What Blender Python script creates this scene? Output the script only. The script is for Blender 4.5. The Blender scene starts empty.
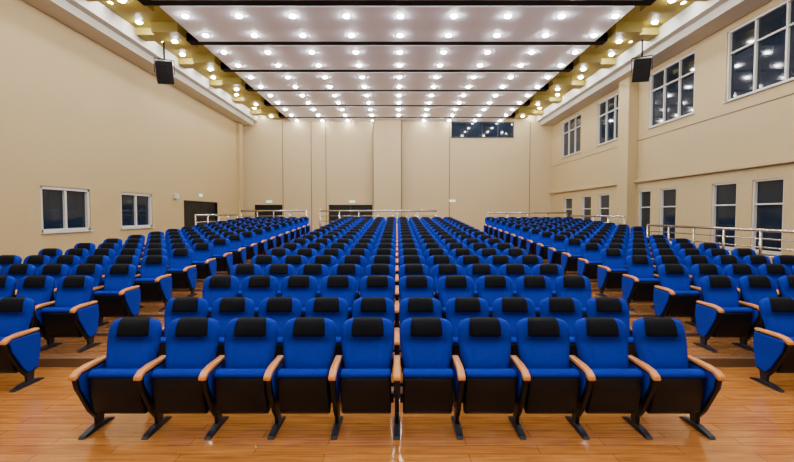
import bpy, bmesh, math, random
from mathutils import Vector, Matrix
random.seed(4)
COL = bpy.context.scene.collection

# ------------------------------------------------------------------ materials
def new_mat(name, col, rough=0.5, metal=0.0, spec=0.5, bump=None, coat=0.0, sheen=0.0, var=None):
    m = bpy.data.materials.new(name); m.use_nodes = True
    nt = m.node_tree; b = nt.nodes['Principled BSDF']
    b.inputs['Base Color'].default_value = (*col, 1)
    b.inputs['Roughness'].default_value = rough
    b.inputs['Metallic'].default_value = metal
    b.inputs['Specular IOR Level'].default_value = spec
    b.inputs['Coat Weight'].default_value = coat
    b.inputs['Sheen Weight'].default_value = sheen
    tc = nt.nodes.new('ShaderNodeTexCoord')
    if var:
        sc, amt = var
        n = nt.nodes.new('ShaderNodeTexNoise'); n.inputs['Scale'].default_value = sc
        n.inputs['Detail'].default_value = 4
        mx = nt.nodes.new('ShaderNodeMix'); mx.data_type = 'RGBA'
        mx.inputs[6].default_value = (*[c*(1-amt) for c in col], 1)
        mx.inputs[7].default_value = (*[min(1, c*(1+amt)) for c in col], 1)
        nt.links.new(tc.outputs['Object'], n.inputs['Vector'])
        nt.links.new(n.outputs['Fac'], mx.inputs[0])
        nt.links.new(mx.outputs[2], b.inputs['Base Color'])
    if bump:
        sc, st = bump
        n2 = nt.nodes.new('ShaderNodeTexNoise'); n2.inputs['Scale'].default_value = sc
        bp = nt.nodes.new('ShaderNodeBump'); bp.inputs['Strength'].default_value = st
        bp.inputs['Distance'].default_value = 0.01
        nt.links.new(tc.outputs['Object'], n2.inputs['Vector'])
        nt.links.new(n2.outputs['Fac'], bp.inputs['Height'])
        nt.links.new(bp.outputs['Normal'], b.inputs['Normal'])
    return m

def wood_floor_mat(name, c1, c2, rough):
    m = bpy.data.materials.new(name); m.use_nodes = True
    nt = m.node_tree; b = nt.nodes['Principled BSDF']
    tc = nt.nodes.new('ShaderNodeTexCoord')
    br = nt.nodes.new('ShaderNodeTexBrick')
    br.inputs['Scale'].default_value = 1.0
    br.inputs['Brick Width'].default_value = 1.2
    br.inputs['Row Height'].default_value = 0.13
    br.inputs['Mortar Size'].default_value = 0.0025
    br.inputs['Color1'].default_value = (*c1, 1)
    br.inputs['Color2'].default_value = (*c2, 1)
    br.inputs['Mortar'].default_value = (c2[0]*.35, c2[1]*.3, c2[2]*.25, 1)
    nt.links.new(tc.outputs['Object'], br.inputs['Vector'])
    mp = nt.nodes.new('ShaderNodeMapping'); mp.inputs['Scale'].default_value = (1.5, 22, 1.5)
    nt.links.new(tc.outputs['Object'], mp.inputs['Vector'])
    no = nt.nodes.new('ShaderNodeTexNoise'); no.inputs['Scale'].default_value = 1.6; no.inputs['Detail'].default_value = 6
    nt.links.new(mp.outputs['Vector'], no.inputs['Vector'])
    cr = nt.nodes.new('ShaderNodeValToRGB')
    cr.color_ramp.elements[0].position = .3; cr.color_ramp.elements[0].color = (.55, .48, .42, 1)
    cr.color_ramp.elements[1].position = .7; cr.color_ramp.elements[1].color = (1.1, 1.1, 1.1, 1)
    nt.links.new(no.outputs['Fac'], cr.inputs['Fac'])
    mx = nt.nodes.new('ShaderNodeMix'); mx.data_type = 'RGBA'; mx.blend_type = 'MULTIPLY'
    mx.inputs[0].default_value = .9
    nt.links.new(br.outputs['Color'], mx.inputs[6]); nt.links.new(cr.outputs['Color'], mx.inputs[7])
    nt.links.new(mx.outputs[2], b.inputs['Base Color'])
    b.inputs['Roughness'].default_value = rough
    b.inputs['Coat Weight'].default_value = .3
    b.inputs['Coat Roughness'].default_value = .08
    return m

def slat_wall_mat(name, col, axis, period, depth):
    """painted acoustic panel: fine vertical grooves"""
    m = new_mat(name, col, .6, var=(.35, .05))
    nt = m.node_tree; b = nt.nodes['Principled BSDF']
    tc = nt.nodes.new('ShaderNodeTexCoord')
    w = nt.nodes.new('ShaderNodeTexWave'); w.wave_type = 'BANDS'; w.bands_direction = axis
    w.inputs['Scale'].default_value = 1/period/3.14
    bp = nt.nodes.new('ShaderNodeBump'); bp.inputs['Strength'].default_value = depth
    bp.inputs['Distance'].default_value = .01
    nt.links.new(tc.outputs['Object'], w.inputs['Vector'])
    nt.links.new(w.outputs['Fac'], bp.inputs['Height'])
    nt.links.new(bp.outputs['Normal'], b.inputs['Normal'])
    return m

def emis_mat(name, col, st):
    m = bpy.data.materials.new(name); m.use_nodes = True
    b = m.node_tree.nodes['Principled BSDF']
    b.inputs['Base Color'].default_value = (.8, .8, .8, 1)
    b.inputs['Emission Color'].default_value = (*col, 1)
    b.inputs['Emission Strength'].default_value = st
    return m

M_BLUE = new_mat('blue_fabric', (.0008, .018, .31), .8, spec=.12, bump=(260, .25), var=(30, .15))
M_BLACKF = new_mat('black_fabric', (.002, .003, .006), .85, spec=.12, bump=(260, .25))
M_PLAST = new_mat('black_plastic', (.0025, .003, .007), .45, spec=.25)
M_ARM = new_mat('beech_armrest', (.58, .22, .04), .35, coat=.3, var=(12, .15))
M_LEG = new_mat('dark_painted_steel', (.008, .010, .02), .4, metal=.2, spec=.35)
M_WALLL = slat_wall_mat('beige_panel_left', (.44, .325, .155), 'Y', .3, .15)
M_WALLR = slat_wall_mat('beige_panel_right', (.43, .325, .165), 'Y', .3, .15)
M_WALLB = slat_wall_mat('beige_panel_back', (.47, .365, .205), 'X', .3, .15)
M_SEAM = new_mat('panel_seam', (.10, .065, .03), .7)
M_WHITE = new_mat('white_ceiling_paint', (.84, .87, 1.0), .6)
M_CREAM = new_mat('cream_cornice', (.56, .54, .49), .55)
M_GOLD = new_mat('olive_gold_panel', (.34, .27, .03), .5, var=(.6, .1))
M_SLOT = new_mat('black_slot', (.002, .002, .003), .7, spec=.1)
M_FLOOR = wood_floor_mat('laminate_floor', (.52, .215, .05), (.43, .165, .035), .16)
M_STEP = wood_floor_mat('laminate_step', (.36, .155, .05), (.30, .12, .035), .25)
M_RISER = new_mat('step_riser', (.14, .07, .035), .5)
M_NOSE = new_mat('aluminium_nosing', (.45, .40, .34), .35, metal=.8)
M_GLASS = new_mat('night_glass', (.008, .014, .026), .06, spec=.35)
M_FRAME = new_mat('white_window_frame', (.55, .55, .54), .4)
M_DARKF = new_mat('dark_door', (.005, .005, .006), .4, spec=.3)
M_STEEL = new_mat('stainless_steel', (.55, .52, .48), .25, metal=1)
M_SPK = new_mat('speaker_black', (.003, .003, .004), .5, spec=.2)
M_GRILLE = new_mat('speaker_grille', (.006, .006, .007), .6, metal=.2, spec=.2, bump=(300, .6))
M_LAMP = emis_mat('downlight_emitter', (1, .98, .94), 235)
M_RING = new_mat('downlight_ring', (.8, .8, .8), .4, metal=.0)
M_EXIT = emis_mat('exit_sign_green', (.15, 1, .45), 1.2)
M_BASE = new_mat('baseboard_tile', (.2, .12, .07), .4)

# ------------------------------------------------------------------ mesh helper
class MB:
    def __init__(s): s.bm = bmesh.new(); s.mats = []
    def mi(s, m):
        if m not in s.mats: s.mats.append(m)
        return s.mats.index(m)
    def box(s, x0, x1, y0, y1, z0, z1, m, bev=0, smooth=False, seg=2):
        r = bmesh.ops.create_cube(s.bm, size=1)
        vs = r['verts']
        for v in vs:
            v.co = Vector(((x0+x1)/2+v.co.x*(x1-x0), (y0+y1)/2+v.co.y*(y1-y0), (z0+z1)/2+v.co.z*(z1-z0)))
        fs = list({f for v in vs for f in v.link_faces})
        i = s.mi(m)
        for f in fs: f.material_index = i; f.smooth = smooth
        if bev:
            es = list({e for v in vs for e in v.link_edges})
            rr = bmesh.ops.bevel(s.bm, geom=es, offset=bev, segments=seg, affect='EDGES', profile=.5)
            for f in rr['faces']: f.material_index = i; f.smooth = smooth
    def cyl(s, p0, p1, r, m, n=10, r2=None):
        p0 = Vector(p0); p1 = Vector(p1); d = p1-p0
        q = Vector((0, 0, 1)).rotation_difference(d.normalized()).to_matrix().to_4x4()
        mt = Matrix.Translation((p0+p1)/2) @ q
        rr = bmesh.ops.create_cone(s.bm, cap_ends=True, segments=n, radius1=r, radius2=r if r2 is None else r2, depth=d.length, matrix=mt)
        i = s.mi(m)
        for f in {f for v in rr['verts'] for f in v.link_faces}:
            f.material_index = i; f.smooth = len(f.verts) == 4
    def quad(s, pts, m):
        vs = [s.bm.verts.new(p) for p in pts]
        f = s.bm.faces.new(vs); f.material_index = s.mi(m); return f
    def prism_x(s, prof, x0, x1, m, bev=0, smooth=False):
        """extrude a (y,z) profile along x"""
        a = [s.bm.verts.new((x0, p[0], p[1])) for p in prof]
        b = [s.bm.verts.new((x1, p[0], p[1])) for p in prof]
        fs = [s.bm.faces.new(a[::-1]), s.bm.faces.new(b)]
        n = len(prof)
        for k in range(n):
            fs.append(s.bm.faces.new((a[k], a[(k+1) % n], b[(k+1) % n], b[k])))
        bmesh.ops.recalc_face_normals(s.bm, faces=fs)
        i = s.mi(m)
        for f in fs: f.material_index = i; f.smooth = smooth
        if bev:
            es = list({e for f in fs for e in f.edges})
            rr = bmesh.ops.bevel(s.bm, geom=es, offset=bev, segments=2, affect='EDGES', profile=.5)
            for f in rr['faces']: f.material_index = i; f.smooth = smooth
    def mesh(s, name):
        me = bpy.data.meshes.new(name)
        s.bm.to_mesh(me); s.bm.free()
        for m in s.mats: me.materials.append(m)
        return me
    def obj(s, name, loc=(0, 0, 0)):
        o = bpy.data.objects.new(name, s.mesh(name)); COL.objects.link(o); o.location = loc
        return o

# ------------------------------------------------------------------ chair
PITCH = .56
def cushion(mb, hw_f, z0, z1, cy, thick, bulge, mat_fn, nu=20, nv=24):
    """closed pillow surface in x/z, front faces -y. hw_f(t)=half width, cy(t)=y centre"""
    bm = mb.bm
    def ring(side):
        g = []
        for j in range(nv+1):
            t = j/nv; row = []
            for i in range(nu+1):
                u = -1+2*i/nu
                x = u*hw_f(t)
                edge = (1-abs(u)**5)*(1-abs(2*t-1)**7)
                z = z0+(z1-z0)*t
                if t > .5: z -= .04*abs(u)**4*((t-.5)/.5)**2
                d = thick/2*max(edge, 0)**.5
                y = cy(t)+(-d if side == 0 else d)
                if side == 0: y += bulge(u, t)*edge
                row.append((x, y, z))
            g.append(row)
        return g
    F = ring(0); B = ring(1)
    vf = [[bm.verts.new(p) for p in r] for r in F]
    vb = [[vf[j][i] if (j in (0, nv) or i in (0, nu)) else bm.verts.new(B[j][i]) for i in range(nu+1)] for j in range(nv+1)]
    for j in range(nv):
        for i in range(nu):
            u = -1+2*(i+.5)/nu; t = (j+.5)/nv
            f = bm.faces.new((vf[j][i], vf[j][i+1], vf[j+1][i+1], vf[j+1][i]))
            f.smooth = True; f.material_index = mb.mi(mat_fn(u, t, 0))
            try:
                f = bm.faces.new((vb[j][i], vb[j+1][i], vb[j+1][i+1], vb[j][i+1]))
                f.smooth = True; f.material_index = mb.mi(mat_fn(u, t, 1))
            except ValueError: pass

def chair_mesh(name, arms):
    mb = MB()
    # backrest: narrower at the waist, widest at the shoulders
    def hw(t): return .208+.047*min(1, t/.6)-(.028*max(0, (t-.8)/.2)**2)
    def cy(t): return .0+.15*t
    def bul(u, t):
        b = -.028*math.exp(-((t-.28)/.16)**2)+.022*math.exp(-((t-.6)/.09)**2)
        if t > .69 and abs(u) < .6: b -= .024
        b += .03*max(0, abs(u)-.55)*(-1)            # side bolsters
        if abs(abs(u)-.62) < .06: b += .010         # stitched groove
        return b
    def mf(u, t, s):
        if s: return M_PLAST
        return M_BLACKF if (t > .70 and abs(u) < .6) else M_BLUE
    cushion(mb, hw, .45, 1.0, cy, .10, bul, mf)
    # plastic back shell
    mb.prism_x([(.05, .30), (.075, .30), (.205, .93), (.18, .93)], -.21, .21, M_PLAST, .006)
    # tipped-up seat: underside pan facing front, cushion behind
    mb.prism_x([(-.10, .16), (-.155, .21), (-.205, .40), (-.215, .535), (-.16, .555), (-.04, .50), (.0, .36), (-.02, .19)],
               -.226, .226, M_PLAST, .018, True)
    mb.prism_x([(-.215, .535), (-.225, .57), (-.19, .60), (-.12, .595), (-.02, .53), (.02, .36), (.0, .24), (-.03, .30), (-.06, .50), (-.13, .55)],
               -.225, .225, M_BLUE, .014, True)
    mb.cyl((-.25, -.01, .40), (.25, -.01, .40), .018, M_LEG, 8)
    mb.box(-.25, .25, .0, .05, .22, .31, M_LEG, .004)      # rear cross beam
    # armrest standards
    for sx, end in arms:
        x = sx*PITCH/2
        prof = [(.13, .60), (.14, .45), (.09, .16), (-.07, .12), (-.14, .20), (-.28, .45), (-.31, .57), (-.29, .60)]
        mb.prism_x(prof, x-.02, x+.02, M_PLAST, .006)
        # wooden cap with drooped rounded nose
        top = [(.13, .61), (.12, .64), (-.15, .645), (-.27, .632), (-.335, .60), (-.345, .565), (-.315, .56), (-.25, .60), (-.1, .605)]
        mb.prism_x(top, x-.032, x+.032, M_ARM, .010, True)
        # leg column and splayed foot
        mb.prism_x([(.06, .2), (.03, .02), (-.05, .02), (-.07, .2)], x-.017, x+.017, M_LEG, .004)
        mb.prism_x([(.17, 0), (.17, .015), (.05, .045), (-.07, .05), (-.23, .022), (-.25, 0)], x-.03, x+.03, M_LEG, .005)
        # upholstered side pads
        big = [(.115, .59), (.125, .44), (.075, .19), (-.06, .16), (-.12, .22), (-.265, .46), (-.29, .56), (-.275, .59)]
        small = [(.10, .585), (.10, .46), (.02, .34), (-.08, .30), (-.16, .34), (-.255, .48), (-.275, .56), (-.265, .585)]
        sides = [(s, small, .008) for s in (-1, 1)]
        if end: sides = [(sx, big, .024), (-sx, big, .008)]
        for s, pp, th in sides:
            a, b = sorted((x+s*.02, x+s*(.02+th)))
            mb.prism_x(pp, a, b, M_BLUE, th*.4, False)
    bmesh.ops.recalc_face_normals(mb.bm, faces=mb.bm.faces)
    return mb.mesh(name)

ME_MID = chair_mesh('chair_mid', [(-1, False)])
ME_L = chair_mesh('chair_left_end', [(-1, True)])
ME_R = chair_mesh('chair_right_end', [(-1, False), (1, True)])

ROWS = 18
def rowY(n): return 3.98+(n-1)*1.01
def rowZ(n): return 0 if n < 3 else .12+(n-3)*.049
def put_row(xl, count, n):
    for k in range(count):
        me = ME_L if k == 0 else (ME_R if k == count-1 else ME_MID)
        o = bpy.data.objects.new('auditorium_chair', me)
        o.location = (xl+PITCH*(k+.5), rowY(n), rowZ(n)+.001)
        COL.objects.link(o)
for n in range(1, ROWS+1):
    put_row(-2.8, 10, n)
    if n >= 2:
        put_row(-4.32-6*PITCH, 6, n)
        put_row(4.32, 6 if n < 12 else 8, n)

# ------------------------------------------------------------------ floor & tiers
YB, YF, HW = 28.0, -3.0, 10.0
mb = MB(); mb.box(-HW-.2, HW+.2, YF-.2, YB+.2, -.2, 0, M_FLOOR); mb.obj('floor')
XL, XR = -8.1, 8.9
mb = MB(); nb = MB()
yend = rowY(ROWS)+.75
G = .005
for n in range(3, ROWS+1):
    y0 = rowY(n)-.45; y1 = rowY(n+1)-.45 if n < ROWS else yend
    h = rowZ(n)
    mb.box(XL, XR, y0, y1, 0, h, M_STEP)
    mb.quad([(XL, y0-.003, rowZ(n-1)), (XR, y0-.003, rowZ(n-1)), (XR, y0-.003, h), (XL, y0-.003, h)], M_RISER)
    nb.box(XL, XR, y0-.006, y0+.035, h-.012, h+.004, M_NOSE)
    if h < .5:
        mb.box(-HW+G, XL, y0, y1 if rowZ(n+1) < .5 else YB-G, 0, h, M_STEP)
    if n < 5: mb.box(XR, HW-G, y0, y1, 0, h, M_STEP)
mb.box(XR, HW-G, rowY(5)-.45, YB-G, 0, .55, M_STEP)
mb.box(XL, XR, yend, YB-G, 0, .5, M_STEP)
mb.obj('stepped_seating_platform')
nb.obj('trim_step_nosing')

# ------------------------------------------------------------------ walls with openings
def wall(name, plane, pos, u0, u1, z0, z1, holes, mat, into, depth=.18):
    mb = MB()
    us = sorted({u0, u1, *[h[0] for h in holes], *[h[1] for h in holes]})
    zs = sorted({z0, z1, *[h[2] for h in holes], *[h[3] for h in holes]})
    P = (lambda u, z, d=0: (pos+into*d, u, z)) if plane == 'x' else (lambda u, z, d=0: (u, pos+into*d, z))
    for a, b in zip(us, us[1:]):
        for c, d in zip(zs, zs[1:]):
            if any(h[0] <= a and b <= h[1] and h[2] <= c and d <= h[3] for h in holes): continue
            mb.quad([P(a, c), P(b, c), P(b, d), P(a, d)], mat)
    for h in holes:
        a, b, c, d = h
        mb.quad([P(a, c), P(b, c), P(b, c, depth), P(a, c, depth)], mat)
        mb.quad([P(a, d), P(b, d), P(b, d, depth), P(a, d, depth)], mat)
        mb.quad([P(a, c), P(a, d), P(a, d, depth), P(a, c, depth)], mat)
        mb.quad([P(b, c), P(b, d), P(b, d, depth), P(b, c, depth)], mat)
    mb.quad([P(u0, z0, depth+.05), P(u1, z0, depth+.05), P(u1, z1, depth+.05), P(u0, z1, depth+.05)], mat)
    return mb.obj(name)

ZT = 8.40
LW = [(12.1, 14.05, 1.47, 2.8), (15.6, 17.6, 1.47, 2.8)]
LD = [(20.2, 24.0, .5, 2.65)]
UP = [(10.3, 13.25, 5.4, 7.5), (14.65, 17.25, 5.4, 7.5), (19.25, 21.7, 5.4, 7.5), (23.6, 26.3, 5.4, 7.5), (6.0, 8.6, 5.4, 7.5)]
LO = [(11.15, 12.15), (12.7, 13.7), (15.45, 16.4), (17.0, 17.85), (20.3, 21.4), (22.2, 23.3), (24.6, 25.8), (8.2, 9.1)]
LO = [(a, b, .95, 2.95) for a, b in LO]
BD = [(-9.25, -7.45, .5, 2.6), (-4.45, -1.6, .5, 2.6)]
BW = [(3.5, 7.55, 6.95, 7.94)]
wall('wall_left', 'x', -HW, YF, YB, 0, ZT, LW+LD, M_WALLL, -1)
wall('wall_right', 'x', HW, YF, YB, 0, ZT, UP+LO, M_WALLR, 1)
wall('wall_back', 'y', YB, -HW, HW, 0, ZT, BD+BW, M_WALLB, 1)
wall('wall_front', 'y', YF, -HW, HW, 0, ZT, [], M_WALLB, -1)

# ------------------------------------------------------------------ windows / doors
wn = [0]
def window(plane, pos, into, h, cols, transom=None, fr=.06, mat=M_FRAME):
    wn[0] += 1
    a, b, c, d = h
    mb = MB()
    def bx(u0, u1, z0, z1, d0, d1, m, bev=0):
        p, q = sorted((pos+into*d0, pos+into*d1))
        if plane == 'x': mb.box(p, q, u0, u1, z0, z1, m, bev)
        else: mb.box(u0, u1, p, q, z0, z1, m, bev)
    bx(a, b, c, d, .12, .14, M_GLASS)
    bx(a, b, c, c+fr, .03, .12, mat, .004); bx(a, b, d-fr, d, .03, .12, mat, .004)
    bx(a, a+fr, c, d, .03, .12, mat, .004); bx(b-fr, b, c, d, .03, .12, mat, .004)
    for k in range(1, cols):
        u = a+(b-a)*k/cols
        bx(u-fr*.45, u+fr*.45, c, d, .05, .12, mat, .004)
    if transom:
        z = c+(d-c)*transom
        bx(a, b, z-fr*.4, z+fr*.4, .05, .12, mat, .004)
    bx(a-.04, b+.04, c-.03, c, -.06, .1, mat, .004)
    mb.obj('window_%d' % wn[0])
for h in LW: window('x', -HW, -1, h, 2, None, .09)
for h in UP: window('x', HW, 1, h, 3, .68, .06)
for h in LO: window('x', HW, 1, h, 1, .66, .05)
window('y', YB, 1, BW[0], 4, None, .05, M_LEG)

dn = [0]
def door(plane, pos, into, h):
    dn[0] += 1
    a, b, c, d = h; mb = MB()
    def bx(u0, u1, z0, z1, d0, d1, m, bev=0):
        p, q = sorted((pos+into*d0, pos+into*d1))
        if plane == 'x': mb.box(p, q, u0, u1, z0, z1, m, bev)
        else: mb.box(u0, u1, p, q, z0, z1, m, bev)
    mid = (a+b)/2
    bx(a+.06, mid-.005, c, d-.06, .1, .15, M_DARKF, .004); bx(mid+.005, b-.06, c, d-.06, .1, .15, M_DARKF, .004)
    bx(a, a+.06, c, d, .0, .16, M_DARKF); bx(b-.06, b, c, d, .0, .16, M_DARKF); bx(a, b, d-.06, d, 0, .16, M_DARKF)
    for s in (-1, 1):
        bx(mid+s*.1-.012, mid+s*.1+.012, c+.9, c+1.2, .05, .075, M_STEEL)
        bx(mid+s*.1-.01, mid+s*.1+.01, c+.92, c+.94, .07, .11, M_STEEL)
        bx(mid+s*.1-.01, mid+s*.1+.01, c+1.16, c+1.18, .07, .11, M_STEEL)
    mb.obj('door_%d' % dn[0])
door('x', -HW, -1, LD[0])
for h in BD: door('y', YB, 1, h)

# pilasters, seams and ledges
ZP = 7.97
mb = MB()
mb.box(-1.5, .26, YB-.4, YB, .5, ZP, M_WALLB, .01)
mb.obj('wall_pilaster_back')
mb = MB()
for x in (-5.55, -4.6, -7.4, 3.4, 8.6):
    mb.box(x-.02, x+.02, YB-.012, YB, .5, ZP, M_SEAM)
for x in (-1.52, .28): mb.box(x-.02, x+.02, YB-.41, YB, .5, ZP, M_SEAM)
mb.obj('trim_back_panel_seams')
mb = MB(); mb.box(HW-.4, HW, 18.0, 18.85, .55, 7.7, M_WALLR, .01); mb.obj('wall_pilaster_right')
mb = MB(); mb.box(-HW, -HW+.2, 27.0, 27.6, .5, 7.7, M_WALLL, .01); mb.obj('wall_pilaster_left')
mb = MB()
mb.box(HW-.12, HW, YF, YB, 3.3, 3.42, M_WALLR, .01)
mb.box(HW-.015, HW, YF, YB, 5.02, 5.04, M_SEAM)
mb.obj('trim_right_ledge')
mb = MB(); mb.box(-HW, -HW+.025, YF, 5.5, 0, .12, M_BASE); mb.obj('baseboard_left')
mb = MB(); mb.box(HW-.025, HW, YF, 5, 0, .12, M_BASE); mb.obj('baseboard_right')

# ------------------------------------------------------------------ ceiling
mb = MB()
mb.box(-HW-.2, HW+.2, YF-.2, YB+.2, ZT, ZT+.1, M_GOLD)
mb.obj('ceiling')
mb = MB()
for s in (-1, 1):
    a, b = sorted((s*HW, s*9.25)); mb.box(a, b, YF, YB, 7.7, ZT, M_CREAM)
    a, b = sorted((s*9.25, s*9.0)); mb.box(a, b, YF, YB, 7.95, ZT, M_CREAM)
mb.obj('trim_ceiling_cornice')
slots = [12.45+2.9*k for k in range(-5, 6)]
PW = 6.85
mb = MB(); gm = MB(); dl = MB()
def lamp(x, y, z):
    """recessed downlight: flat trim ring with a proud domed diffuser"""
    n = 10
    def ring(r, dz): return [dl.bm.verts.new((x+r*math.cos(6.2832*k/n), y+r*math.sin(6.2832*k/n), z-dz)) for k in range(n)]
    c = ring(.045, .062); m_ = ring(.078, .045); o0 = ring(.09, .012); o1 = ring(.125, .012); o2 = ring(.13, 0)
    f = dl.bm.faces.new(c[::-1]); f.material_index = dl.mi(M_LAMP)
    for k in range(n):
        j = (k+1) % n
        for A, B, mt in ((c, m_, M_LAMP), (m_, o0, M_LAMP), (o0, o1, M_RING), (o1, o2, M_RING)):
            f = dl.bm.faces.new((A[k], A[j], B[j], B[k])); f.material_index = dl.mi(mt)
for i, s in enumerate(slots):
    e = min(s+2.9, YB)
    g = .2
    if e-s > .5:
        mb.box(-PW, PW, s+g, e-(g if e < YB else 0), ZP, ZP+.3, M_WHITE)
    mb.box(-PW-.45, PW+.45, s-g+.004, s+g-.004, ZP+.03, ZP+.3, M_SLOT)
    for sd in (-1, 1):
        a, b = sorted((sd*(PW+.46), sd*8.2)); gm.box(a, b, s-.75, s+.75, ZP+.1, ZT, M_GOLD)
        a, b = sorted((sd*8.2, sd*9.0)); gm.box(a, b, s-.3, s+.3, ZP+.2, ZT, M_GOLD)
    for dy in (.75, 2.15):
        y = s+dy
        if y > YB-.3: continue
        for k in range(-4, 4+1):
            x = .1+1.62*k
            if abs(x) < PW: lamp(x, y, ZP)
        for x in (-8.6, 8.6): lamp(x, y, ZT)
    if s < YB:
        for x in (-7.8, 7.8): lamp(x, s, ZP+.1)
mb.obj('ceiling_panels'); gm.obj('ceiling_gold_coffers'); dl.obj('ceiling_downlights')

# ------------------------------------------------------------------ railings
def railing(name, pts, n_posts, h=1.0, rails=(.2, .4, .6, .8)):
    mb = MB()
    p0, p1 = Vector(pts[0]), Vector(pts[1])
    mb.cyl(p0+Vector((0, 0, h)), p1+Vector((0, 0, h)), .04, M_STEEL, 12)
    for r in rails: mb.cyl(p0+Vector((0, 0, h*r)), p1+Vector((0, 0, h*r)), .018, M_STEEL, 8)
    for k in range(n_posts):
        p = p0.lerp(p1, k/(n_posts-1))
        mb.cyl(p, p+Vector((0, 0, h+.03)), .032, M_STEEL, 10)
        mb.cyl(p, p+Vector((0, 0, .015)), .06, M_STEEL, 12)
    mb.obj(name)
zr = rowZ(ROWS)
railing('guard_railing', [(-3.9, yend-.1, zr), (2.0, yend-.1, zr)], 7, 1.3)
railing('guard_railing', [(8.98, 8.2, .55), (8.98, 15.4, .55)], 7, 1.05)
railing('guard_railing', [(8.98, 17.0, .55), (8.98, 22.2, .55)], 5, 1.35)
railing('guard_railing', [(-8.2, 17.5, .5), (-8.2, 22.0, .5)], 5, 1.45)
railing('guard_railing', [(-7.9, yend-.1, zr), (-4.6, yend-.1, zr)], 5, 1.3)
railing('guard_railing', [(4.6, yend-.1, zr), (8.6, yend-.1, zr)], 5, 1.2)

# ------------------------------------------------------------------ speakers
def speaker(sx, X, Y):
    mb = MB()
    prof = [(-.24, -.40), (.22, -.28), (.22, .28), (-.24, .40)]
    mb.prism_x(prof, -.27, .27, M_SPK, .02)
    mb.box(-.25, .25, -.262, -.238, -.37, .37, M_GRILLE, .008)
    mb.cyl((0, -.255, -.12), (0, -.27, -.12), .17, M_SPK, 24)
    mb.box(-.11, .11, -.275, -.255, .14, .28, M_SPK, .008)
    T = Matrix.Rotation(math.radians(32*sx)*-1, 4, 'Z') @ Matrix.Rotation(math.radians(20), 4, 'X') @ Matrix.Rotation(math.radians(6*sx), 4, 'Y')
    bmesh.ops.transform(mb.bm, matrix=T, verts=mb.bm.verts)
    R2 = Matrix.Rotation(math.radians(32*sx)*-1, 4, 'Z')
    ub = MB()
    for x in (-.32, .32):
        ub.box(x-.012, x+.012, -.03, .03, -.05, .46, M_SPK)
    ub.box(-.33, .33, -.03, .03, .44, .465, M_SPK)
    ub.cyl((0, 0, .45), (0, 0, 1.27), .03, M_SPK, 10)
    ub.box(-.1, .1, -.1, .1, 1.26, 1.28, M_SPK)
    bmesh.ops.transform(ub.bm, matrix=R2, verts=ub.bm.verts)
    me = ub.mesh('speaker_bracket'); mb.bm.from_mesh(me)
    mb.obj('hanging_loudspeaker', (X, Y, ZT-1.28))
speaker(-1, -8.4, 15.75); speaker(1, 8.7, 15.5)

# ------------------------------------------------------------------ signs
def exit_sign(loc, plane):
    mb = MB()
    if plane == 'y':
        mb.box(-.2, .2, -.03, 0, -.08, .08, M_FRAME, .005); mb.box(-.18, .18, -.035, -.03, -.06, .06, M_EXIT)
    else:
        mb.box(0, .03, -.2, .2, -.08, .08, M_FRAME, .005); mb.box(.03, .035, -.18, .18, -.06, .06, M_EXIT)
    mb.obj('exit_sign', loc)
exit_sign((3.6, YB, 2.85), 'y'); exit_sign((-2.9, YB, 2.8), 'y'); exit_sign((-8.3, YB, 2.8), 'y')
exit_sign((-HW, 21.9, 2.95), 'x')
mb = MB(); mb.box(-.06, .06, -.15, .15, -.06, .06, M_FRAME, .01)
mb.cyl((0, -.1, .06), (0, -.1, .16), .05, M_FRAME, 12); mb.cyl((0, .1, .06), (0, .1, .16), .05, M_FRAME, 12)
mb.obj('emergency_light', (-HW+.06, 19.4, 2.75))

# ------------------------------------------------------------------ world & camera
w = bpy.data.worlds.new('World'); bpy.context.scene.world = w; w.use_nodes = True
w.node_tree.nodes['Background'].inputs['Color'].default_value = (.01, .015, .03, 1)
cam = bpy.data.cameras.new('camera'); co = bpy.data.objects.new('camera', cam); COL.objects.link(co)
cam.sensor_width = 36; cam.lens = 430/794*36
co.location = (0, 0, 2.0)
co.rotation_euler = (math.radians(90-2.27), 0, 0)
cam.clip_start = .05
bpy.context.scene.camera = co
